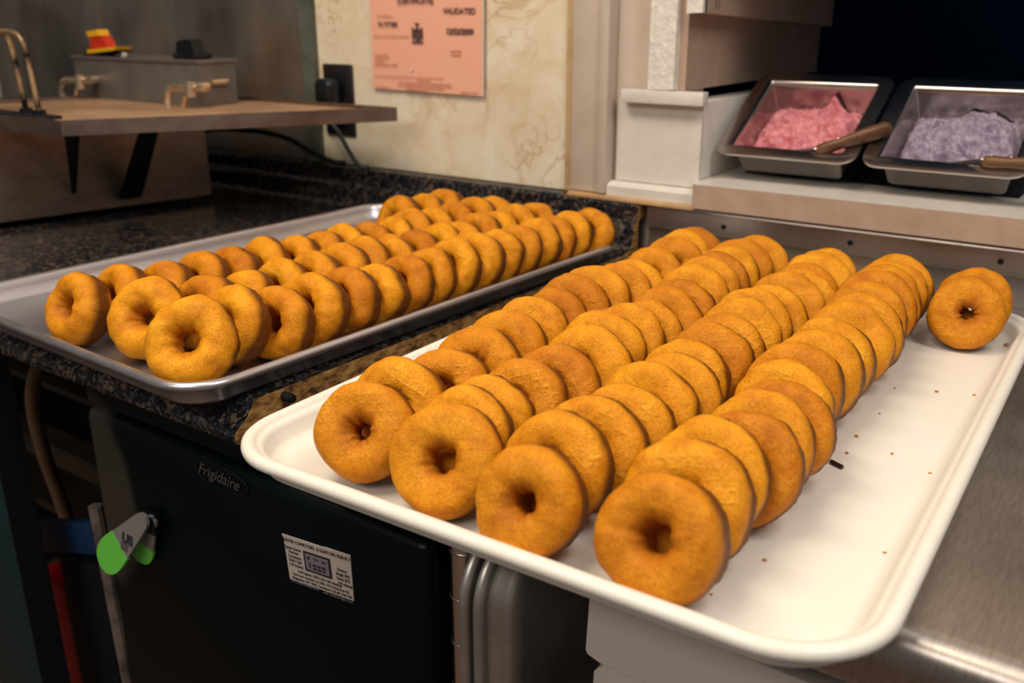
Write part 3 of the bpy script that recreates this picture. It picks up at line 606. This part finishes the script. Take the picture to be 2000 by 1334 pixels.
b = MB(); b.prism([(-1.088, .612, .222), (-1.030, .612, .226), (-1.046, .612, .250), (-1.083, .612, .252)], (0, 0, 0), (0, .018, 0)); b.build('grip', M['red'], t, sm=0)
b = MB(); b.prism([(-1.085, .610, .2475), (-1.052, .610, .250), (-1.056, .610, .2600), (-1.090, .610, .2560)], (0, 0, 0), (0, .021, 0)); b.build('grip_top', M['yellow'], t, sm=0)
b = MB(); b.prism([(-1.078, .600, .2200), (-.993, .600, .2275), (-.990, .600, .2330), (-1.078, .600, .2265)], (0, 0, 0), (0, .03, 0)); b.build('jaw', M['yellow'], t, sm=0)
b = MB(); b.prism([(-1.092, .598, .2166), (-1.05, .598, .2166), (-.990, .598, .2250), (-.990, .598, .2274), (-1.080, .598, .2199)], (0, 0, 0), (0, .033, 0)); b.build('base', M['black'], t, sm=0)
t = thing('knob_clip', (-.81, .62, .2165), 'black plastic knob on the right end of the control box', 'knob')
b = MB(); b.prism([(-.842, .612, .226), (-.795, .612, .226), (-.800, .612, .245), (-.812, .612, .247), (-.838, .612, .243)], (0, 0, 0), (0, .022, 0)); b.build('grip', M['black'], t, sm=0)
MB().box(-.843, -.785, .605, .640, .2166, .226, .003).build('base', M['black'], t)
MB().tube([(-.975, .604, .2165), (-.972, .604, .222)], .0045, 10).build('bottle_cap', M['sticker'], label='tiny pale cap lying beside the red and yellow clip', cat='cap')

# ------------------------------------------------------------------ frosting pans
al = R(30.7)
def pan_frame(x, y, z): return Matrix.Translation((x, y, z)) @ Matrix.Rotation(al, 4, 'X')
PP = [(.060, -.052), (.036, -.052), (.0290, -.050), (.0255, -.044), (.0215, -.0120), (.0200, -.0105), (.0185, -.0022), (.0020, -.0030), (.0004, -.0038), (0, -.0022), (.0010, -.0004), (.0035, 0), (.0150, -.0006), (.0188, -.0010), (.0208, -.0040), (.0225, -.0120), (.0265, -.0430), (.0300, -.0490), (.0370, -.0510), (.060, -.0510)]
def frosting(fr, m, seed, W, L, label):
    nx, ny = 120, 120; vs = []; x0, x1, y0, y1 = .0275, W - .0275, .0275, L - .030
    def h(u, v):
        bank = max(0, (v - .80) / .20) * math.exp(-((u - .62) / .22) ** 2) * (.7 + .8 * noise.noise(Vector((u * 7 + seed, v * 3, seed)))) * .026
        p = Vector((u * 5.2 + seed, v * 5.2, seed)); n1 = noise.fractal(p, .8, 2.2, 5); n2 = abs(noise.noise(Vector((u * 11 + seed, v * 11, 2)))); rdg = 1 - abs(noise.noise(Vector((u * 7 + v * 3, v * 8, seed)))) * 2
        mound = math.exp(-((u - .5) / .55) ** 4) * (1 - max(0, (v - .66) / .34) ** 1.4 * .95) * min(1, (v + .12) * 3.5)
        edge = min(u, 1 - u, v, 1 - v) * 12; edge = min(1, max(0, edge)) ** .5
        crk = max(0, noise.noise(Vector((u * 9 + v * 4 + seed, v * 16, 5))) - .12); rip = noise.noise(Vector((u * 26 + seed, v * 34, 1)))
        return (-.047 + (.031 * mound + .0075 * n1 + .0045 * rdg + .0028 * n2 - .014 * crk + .0016 * rip) * (.35 + .65 * edge)) + bank
    for j in range(ny):
        for i in range(nx):
            u, v = i / (nx - 1), j / (ny - 1); vs.append((x0 + (x1 - x0) * u, y0 + (y1 - y0) * v, max(-.0505, h(u, v))))
    fs = [[j * nx + i, j * nx + i + 1, (j + 1) * nx + i + 1, (j + 1) * nx + i] for j in range(ny - 1) for i in range(nx - 1)]
    b = MB().add(vs, fs)
    b.xf(fr); o = b.build('frosting', m, sm=80, label=label, cat='frosting', group='frosting in the steel pans', kind='stuff'); return o
for k, (x, lab, m, fl) in enumerate(((.0155, 'stainless steel food pan holding pink frosting on the sill', 'pink', 'fluffy pink frosting heaped in the left pan'), (.2030, 'stainless steel food pan holding lilac frosting on the sill', 'lilac', 'fluffy pale lilac frosting heaped in the right pan'))):
    fr = pan_frame(x, .797, .1130); W_ = .183
    b = dish(W_, .182, .022, PP, 8).xf(fr); b.build('food_pan', M['steel_pan'], sm=50, label=lab, cat='pan', group='steel frosting pans')
    frosting(fr, M[m], 3 + 4 * k, W_, .182, fl)
fr = pan_frame(.3905, .797, .1130)
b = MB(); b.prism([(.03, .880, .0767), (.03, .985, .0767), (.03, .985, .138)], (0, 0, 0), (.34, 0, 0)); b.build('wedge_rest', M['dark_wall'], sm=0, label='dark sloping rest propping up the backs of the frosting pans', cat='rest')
def spatula(p0, p1, dirb, lab, blade_end):
    t = thing('icing_spatula', p0, lab, 'spatula', 'icing spatulas in the frosting')
    p0, p1 = Vector(p0), Vector(p1); ax = (p1 - p0).normalized(); sd = ax.cross(Vector((0, .5, .86))).normalized(); up = sd.cross(ax)
    L = (p1 - p0).length; b = MB(); vs = []; fs = []; n = 14; prof_ = [(0, .45), (.03, .75), (.12, .92), (.3, .80), (.5, .92), (.75, 1.08), (.92, 1.05), (.98, .75), (1, .3)]
    for u, s_ in prof_:
        for k in range(n): a = 2 * math.pi * k / n; vs.append(p0 + ax * L * u + sd * math.cos(a) * .0112 * s_ + up * math.sin(a) * .0078 * s_)
    for i in range(len(prof_) - 1): fs += [[i * n + k, i * n + (k + 1) % n, (i + 1) * n + (k + 1) % n, (i + 1) * n + k] for k in range(n)]
    fs += [list(range(n)), [(len(prof_) - 1) * n + k for k in range(n)]]
    b.add(vs, fs).build('handle', M['handle_wood'], t, sm=60)
    e = Vector(blade_end); b = MB(); P = [p0 + sd * .008, p0 + ax * .02 + sd * .007, p0 + ax * .02 - sd * .007, p0 - sd * .008, e - sd * .012, e + sd * .012]
    b.prism([q - up * .0006 for q in P], (0, 0, 0), up * .0012); b.build('blade', M['blade'], t, sm=0)
    for u in (.10, .32): c_ = p0 + ax * L * u; MB().tube([c_ + up * .0045, c_ + up * .0079 * (.98 if u < .2 else .90)], .0022, 10).build('rivet', M['rivet'], t)
spatula((.146, .815, .1215), (.228, .835, .1545), 0, 'wooden handled spatula resting across the rim of the pink frosting pan', (.105, .85, .110))
spatula((.335, .812, .1250), (.425, .815, .1270), 0, 'wooden handled spatula resting on the front rim of the lilac frosting pan', (.295, .84, .112))

# ------------------------------------------------------------------ donuts
DREF, HREF = .072, .030
def donut_mesh(name, seed, m, plump, hole):
    nu, nv = 88, 36; vs = []; rh = hole; a = (DREF / 2 - rh) / 2; rc = DREF / 2 - a; e = .72 + .25 * plump
    ox = Vector((seed * 3.7, seed * 1.3, 0))
    for i in range(nu):
        t_ = 2 * math.pi * i / nu; ct, st = math.cos(t_), math.sin(t_)
        wob = noise.noise(Vector((ct * 1.1, st * 1.1, seed)) ) * .0026; wob2 = noise.noise(Vector((ct * 2.2, st * 2.2, seed + 9))) * .0022
        for j in range(nv):
            p = 2 * math.pi * j / nv; cp, sp = math.cos(p), math.sin(p)
            ex = (abs(cp) ** e) * (1 if cp > 0 else -1); ey = (abs(sp) ** (e if sp > 0 else e * 1.02)) * (1 if sp > 0 else -1)
            r_r = rc + a * ex + (wob if ex > 0 else wob2); y = HREF / 2 * ey
            q = Vector((r_r * ct, y, r_r * st)); nrm_ = Vector((ex * ct, ey * 1.1, ex * st)).normalized()
            d = noise.noise(q * 42 + ox) * (.0016 + .0008 * plump) + noise.noise(q * 110 + ox) * (.0006 + .0005 * plump) + noise.noise(q * 260 + ox) * .0003
            # crusty shoulder on the rim where the batter split
            if ex > .5: d += noise.noise(q * 330 + ox) * .0007 * smooth01((y + .002) / .006) - .0006 * math.exp(-((y - .002) / .0022) ** 2)
            vs.append(q + nrm_ * d)
    fs = [[i * nv + j, i * nv + (j + 1) % nv, ((i + 1) % nu) * nv + (j + 1) % nv, ((i + 1) % nu) * nv + j] for i in range(nu) for j in range(nv)]
    me = bpy.data.meshes.new(name); me.from_pydata(vs, [], fs); me.materials.append(m)
    bm = bmesh.new(); bm.from_mesh(me); bmesh.ops.recalc_face_normals(bm, faces=bm.faces[:]); bm.to_mesh(me); bm.free()
    for p in me.polygons: p.use_smooth = True
    return me, np.array([v[:] for v in vs])
def smooth01(x): x = max(0, min(1, x)); return x * x * (3 - 2 * x)
flat = [donut_mesh('donut', s_, M['waffle'] if s_ in (2, 5, 10, 13) else M['donut'], .25, h_) for s_, h_ in ((1, .0080), (2, .0084), (5, .0056), (7, .0080), (8, .0072), (10, .0076), (11, .0066), (13, .0080))]
round_ = [donut_mesh('donut', s_, M['donut'] if s_ != 30 else M['waffle'], .80, h_) for s_, h_ in ((21, .0088), (22, .0075), (23, .0092), (26, .0080), (28, .0070), (30, .0084))]
DON = {
 'W1': [(0.1073,0.0552,0.0696,0.0365,26,24),(0.0981,0.098,0.0718,0.0365,26,14),(0.1071,0.142,0.0693,0.0365,26,14),(0.1,0.1889,0.0712,0.0365,26,14),(0.0934,0.2346,0.0724,0.0365,26,14),(0.0895,0.2762,0.072,0.0353,26,14),(0.0876,0.3147,0.0704,0.0353,26,14),(0.0797,0.3608,0.0729,0.0356,26,14),(0.0786,0.3996,0.0738,0.029,26,14),(0.0874,0.4312,0.0717,0.0282,26,14),(0.0879,0.4622,0.0687,0.0284,26,14),(0.086,0.5095,0.0704,0.0365,26,14),(0.0856,0.5568,0.0721,0.0365,26,14),(0.0759,0.5975,0.0722,0.0321,26,14),(0.0728,0.6324,0.0706,0.0314,26,14)],
 'W2': [(0.1794,0.052,0.0742,0.0292,26,18),(0.1681,0.0845,0.0724,0.0275,26,10),(0.165,0.1144,0.069,0.0275,26,10),(0.1672,0.1531,0.0696,0.0355,26,10),(0.1699,0.1937,0.0702,0.0365,26,10),(0.1695,0.2399,0.0744,0.033,26,10),(0.1619,0.2759,0.0735,0.0301,26,10),(0.1648,0.3078,0.0731,0.0272,26,10),(0.1688,0.3384,0.0697,0.0272,26,10),(0.1656,0.3809,0.0714,0.0339,26,10),(0.1613,0.4179,0.0706,0.0339,26,10),(0.1545,0.4615,0.0733,0.0316,26,10),(0.1517,0.496,0.0728,0.0294,26,10),(0.149,0.528,0.0718,0.0292,26,10),(0.1467,0.5609,0.0708,0.0301,26,10),(0.1427,0.6026,0.0741,0.0255,26,10),(0.153,0.6303,0.0716,0.025,26,10)],
 'W3': [(0.251,0.0432,0.0675,0.0365,26,10),(0.2424,0.085,0.0722,0.0338,26,6),(0.2459,0.1218,0.0734,0.0291,26,6),(0.2513,0.1535,0.0707,0.0291,26,6),(0.2474,0.1937,0.0739,0.0278,26,6),(0.2531,0.2239,0.071,0.0278,26,6),(0.2448,0.2593,0.07,0.0324,26,6),(0.2453,0.2997,0.0717,0.0329,26,6),(0.2418,0.3356,0.0707,0.0329,26,6),(0.2389,0.3772,0.0725,0.0336,26,6),(0.2346,0.4138,0.0732,0.0284,26,6),(0.2402,0.4447,0.0711,0.0284,26,6),(0.2381,0.4878,0.0758,0.0226,26,6),(0.2419,0.5124,0.0723,0.0226,26,6),(0.2357,0.5431,0.0705,0.0282,26,6),(0.2355,0.5848,0.074,0.0252,26,6),(0.2343,0.6123,0.0715,0.0247,26,6)],
 'W4': [(0.3342,0.0472,0.0724,0.0365,26,4),(0.3293,0.0882,0.0769,0.0307,26,2),(0.327,0.1216,0.0769,0.0253,26,2),(0.3393,0.1492,0.0735,0.0253,26,2),(0.3338,0.1844,0.0746,0.0287,26,2),(0.3354,0.2157,0.073,0.0287,26,2),(0.325,0.2502,0.072,0.0317,26,2),(0.3183,0.2917,0.0736,0.0339,26,2),(0.322,0.3287,0.073,0.0339,26,2),(0.3195,0.3671,0.0722,0.0352,26,2),(0.3194,0.4145,0.0759,0.0324,26,2),(0.3193,0.4497,0.0741,0.0324,26,2),(0.3129,0.4886,0.0739,0.0352,26,2),(0.3102,0.5281,0.0761,0.0293,26,2),(0.3071,0.56,0.0755,0.0276,26,2),(0.3062,0.5901,0.075,0.0259,26,2),(0.3065,0.6183,0.0735,0.0253,26,2)],
 'W5': [(0.3807,0.5809,0.0688,0.031,22,14),(0.3808,0.6164,0.0688,0.031,22,14)],
 'AR': [(-0.1325,0.0915,0.079,0.036,27,34),(-0.1436,0.1451,0.0732,0.0327,25,3),(-0.1255,0.1812,0.0713,0.0327,25,3),(-0.1218,0.2204,0.0731,0.0356,25,3),(-0.12,0.2623,0.0707,0.0365,25,3),(-0.1188,0.3033,0.066,0.0365,25,3),(-0.1174,0.3452,0.066,0.0329,25,3),(-0.1161,0.3815,0.066,0.0329,25,3),(-0.1145,0.418,0.0706,0.033,25,3),(-0.113,0.4569,0.0724,0.0353,25,3),(-0.1119,0.4997,0.066,0.0324,25,3),(-0.1105,0.5355,0.0672,0.0324,25,3),(-0.1092,0.5761,0.066,0.0332,25,3),(-0.1079,0.608,0.066,0.03,25,3),(-0.1035,0.64,0.0669,0.0285,25,3),(-0.089,0.6715,0.066,0.0285,25,3)],
 'AM': [(-0.2245,0.1135,0.076,0.036,26,26),(-0.2079,0.1602,0.0725,0.0346,25,3),(-0.1956,0.1984,0.0693,0.0346,25,3),(-0.191,0.2409,0.072,0.0365,25,3),(-0.1894,0.2822,0.0728,0.0358,25,3),(-0.1882,0.3217,0.0742,0.035,25,3),(-0.195,0.3603,0.0728,0.0338,25,3),(-0.1859,0.3975,0.0682,0.0338,25,3),(-0.1844,0.4377,0.0672,0.0364,25,3),(-0.1831,0.4786,0.066,0.0309,25,3),(-0.1823,0.5126,0.066,0.0309,25,3),(-0.1808,0.5521,0.0666,0.0345,25,3),(-0.1797,0.5902,0.066,0.0345,25,3),(-0.1784,0.6304,0.066,0.0342,25,3),(-0.1768,0.6681,0.066,0.0342,25,3)],
 'AL': [(-0.314,0.0967,0.0705,0.0357,24,2),(-0.3038,0.1359,0.0712,0.0353,24,2),(-0.2887,0.1745,0.0702,0.0353,24,2),(-0.2864,0.2175,0.0733,0.0337,24,2),(-0.2857,0.2544,0.0712,0.0337,24,2),(-0.2798,0.2937,0.0721,0.0318,24,2),(-0.2661,0.3285,0.0703,0.0318,24,2),(-0.2648,0.3633,0.0697,0.0318,24,2),(-0.2679,0.4018,0.0717,0.0309,24,2),(-0.2547,0.4357,0.0691,0.0309,24,2),(-0.2535,0.4719,0.0687,0.0331,24,2),(-0.2609,0.5113,0.0717,0.0333,24,2),(-0.2513,0.5478,0.0681,0.0333,24,2),(-0.2501,0.5874,0.069,0.0362,24,2),(-0.2488,0.6304,0.0687,0.0342,24,2),(-0.2476,0.6679,0.066,0.0342,24,2)],
 'ALL': [(-0.3313,0.5728,0.0716,0.035,22,-10),(-0.3207,0.6106,0.0704,0.0357,22,-10),(-0.3206,0.6548,0.0713,0.0365,22,-10)],
}
ORD = 'frontmost second third fourth fifth sixth seventh eighth ninth tenth eleventh twelfth thirteenth fourteenth fifteenth sixteenth seventeenth'.split()
ROW = {'W1': ('first row from the left on the white tray', 'donut row along the left side of the white tray'), 'W2': ('second row from the left on the white tray', 'second donut row of the white tray'),
       'W3': ('third row from the left on the white tray', 'third donut row of the white tray'), 'W4': ('fourth row, by the bare part of the white tray', 'fourth donut row of the white tray'),
       'W5': ('', 'pair of donuts by the far right of the white tray'), 'AR': ('right hand row in the silver pan', 'right donut row of the silver pan'), 'AM': ('middle row in the silver pan', 'middle donut row of the silver pan'),
       'AL': ('left row in the silver pan', 'left donut row of the silver pan'), 'ALL': ('', 'three extra donuts at the far left corner of the silver pan')}
rg = random.Random(11)
for key, rows in DON.items():
    zf = -.0194 if key[0] == 'W' else AZ - .0220
    for i, (x, y, D, h, th, yw) in enumerate(rows):
        me, V = rg.choice(flat if key[0] == 'W' else round_)
        if key == 'W4' and i == 0: me, V = flat[0]
        if key == 'W1' and i == 0: me, V = flat[2]
        if key == 'W5': me, V = flat[2 if i == 0 else 4]
        s_, sh = D / DREF, h / HREF * (1.0 if key[0] == 'W' else 1.02)
        tilt = th + rg.uniform(-2.5, 2.5); yaw = yw + (rg.uniform(-4, 4) if i else 0)
        M3 = Matrix.Rotation(R(yaw), 3, 'Z') @ Matrix.Rotation(R(-tilt), 3, 'X') @ Matrix.Rotation(rg.uniform(0, 6.28), 3, 'Y')
        A = np.array(M3) @ np.diag([s_, sh, s_]); zmin = (V @ A.T)[:, 2].min()
        o = bpy.data.objects.new('donut', me); C.objects.link(o); o.scale = (s_, sh, s_); o.rotation_euler = M3.to_euler(); o.location = (x, y, zf - zmin + ZO)
        if key == 'W5': lab = ('golden donut with its full round face showing, alone at right of white tray', 'golden donut mostly hidden behind the lone one, far right of white tray')[i]
        elif key == 'ALL': lab = ('darkest brown donut, leftmost of three extras in far corner of silver pan', 'middle one of three extra donuts in far left corner of silver pan', 'rearmost of three extra donuts in far left corner of silver pan')[i]
        elif i == 0: lab = 'frontmost donut with open hole, ' + ROW[key][0]
        elif i == len(rows) - 1: lab = 'hindmost golden donut, ' + ROW[key][0]
        else: lab = 'golden donut, ' + ORD[i] + ' from front, ' + ROW[key][0]
        finish(o, lab, 'donut', ROW[key][1])

# crumbs on the bare part of the tray
cr = [(.361, .318), (.364, .285), (.363, .372), (.358, .435), (.389, .447), (.417, .456), (.427, .361), (.433, .347), (.391, .303), (.421, .286), (.424, .163), (.369, .114), (.358, .064)]
for i, (x, y) in enumerate(sorted(cr, key=lambda c_: -c_[1])):
    bm = bmesh.new(); bmesh.ops.create_icosphere(bm, subdivisions=2, radius=.0007 + .0006 * rg.random())
    for v in bm.verts: v.co *= 1 + .35 * noise.noise(v.co * 900 + Vector((i, 0, 0))); v.co.x *= 1.3; v.co.z *= .7
    me = bpy.data.meshes.new('crumb'); bm.to_mesh(me); bm.free(); me.materials.append(M['crumb']); zz = min(v.co.z for v in me.vertices)
    o = bpy.data.objects.new('crumb', me); C.objects.link(o); o.location = (x, y, -.0196 - zz + ZO); finish(o, 'tiny golden crumb, ' + ORD[i].replace('frontmost', 'first') + ' from the far end of the bare white tray strip', 'crumb', 'crumbs on the white tray')
t = MB().tube([(.3595, .2625, -.0180), (.3690, .2580, -.0180)], .0016, 10).build('chocolate_sprinkle', M['choc'], label='single dark chocolate sprinkle on the bare part of the white tray', cat='sprinkle')
b = MB(); b.tube([(.4185, .606, -.0190), (.4190, .606, -.0176)], .0045, 16); b.build('oil_drop', M['oil'], label='amber brown oil drop near the far right corner of the white tray', cat='drop')
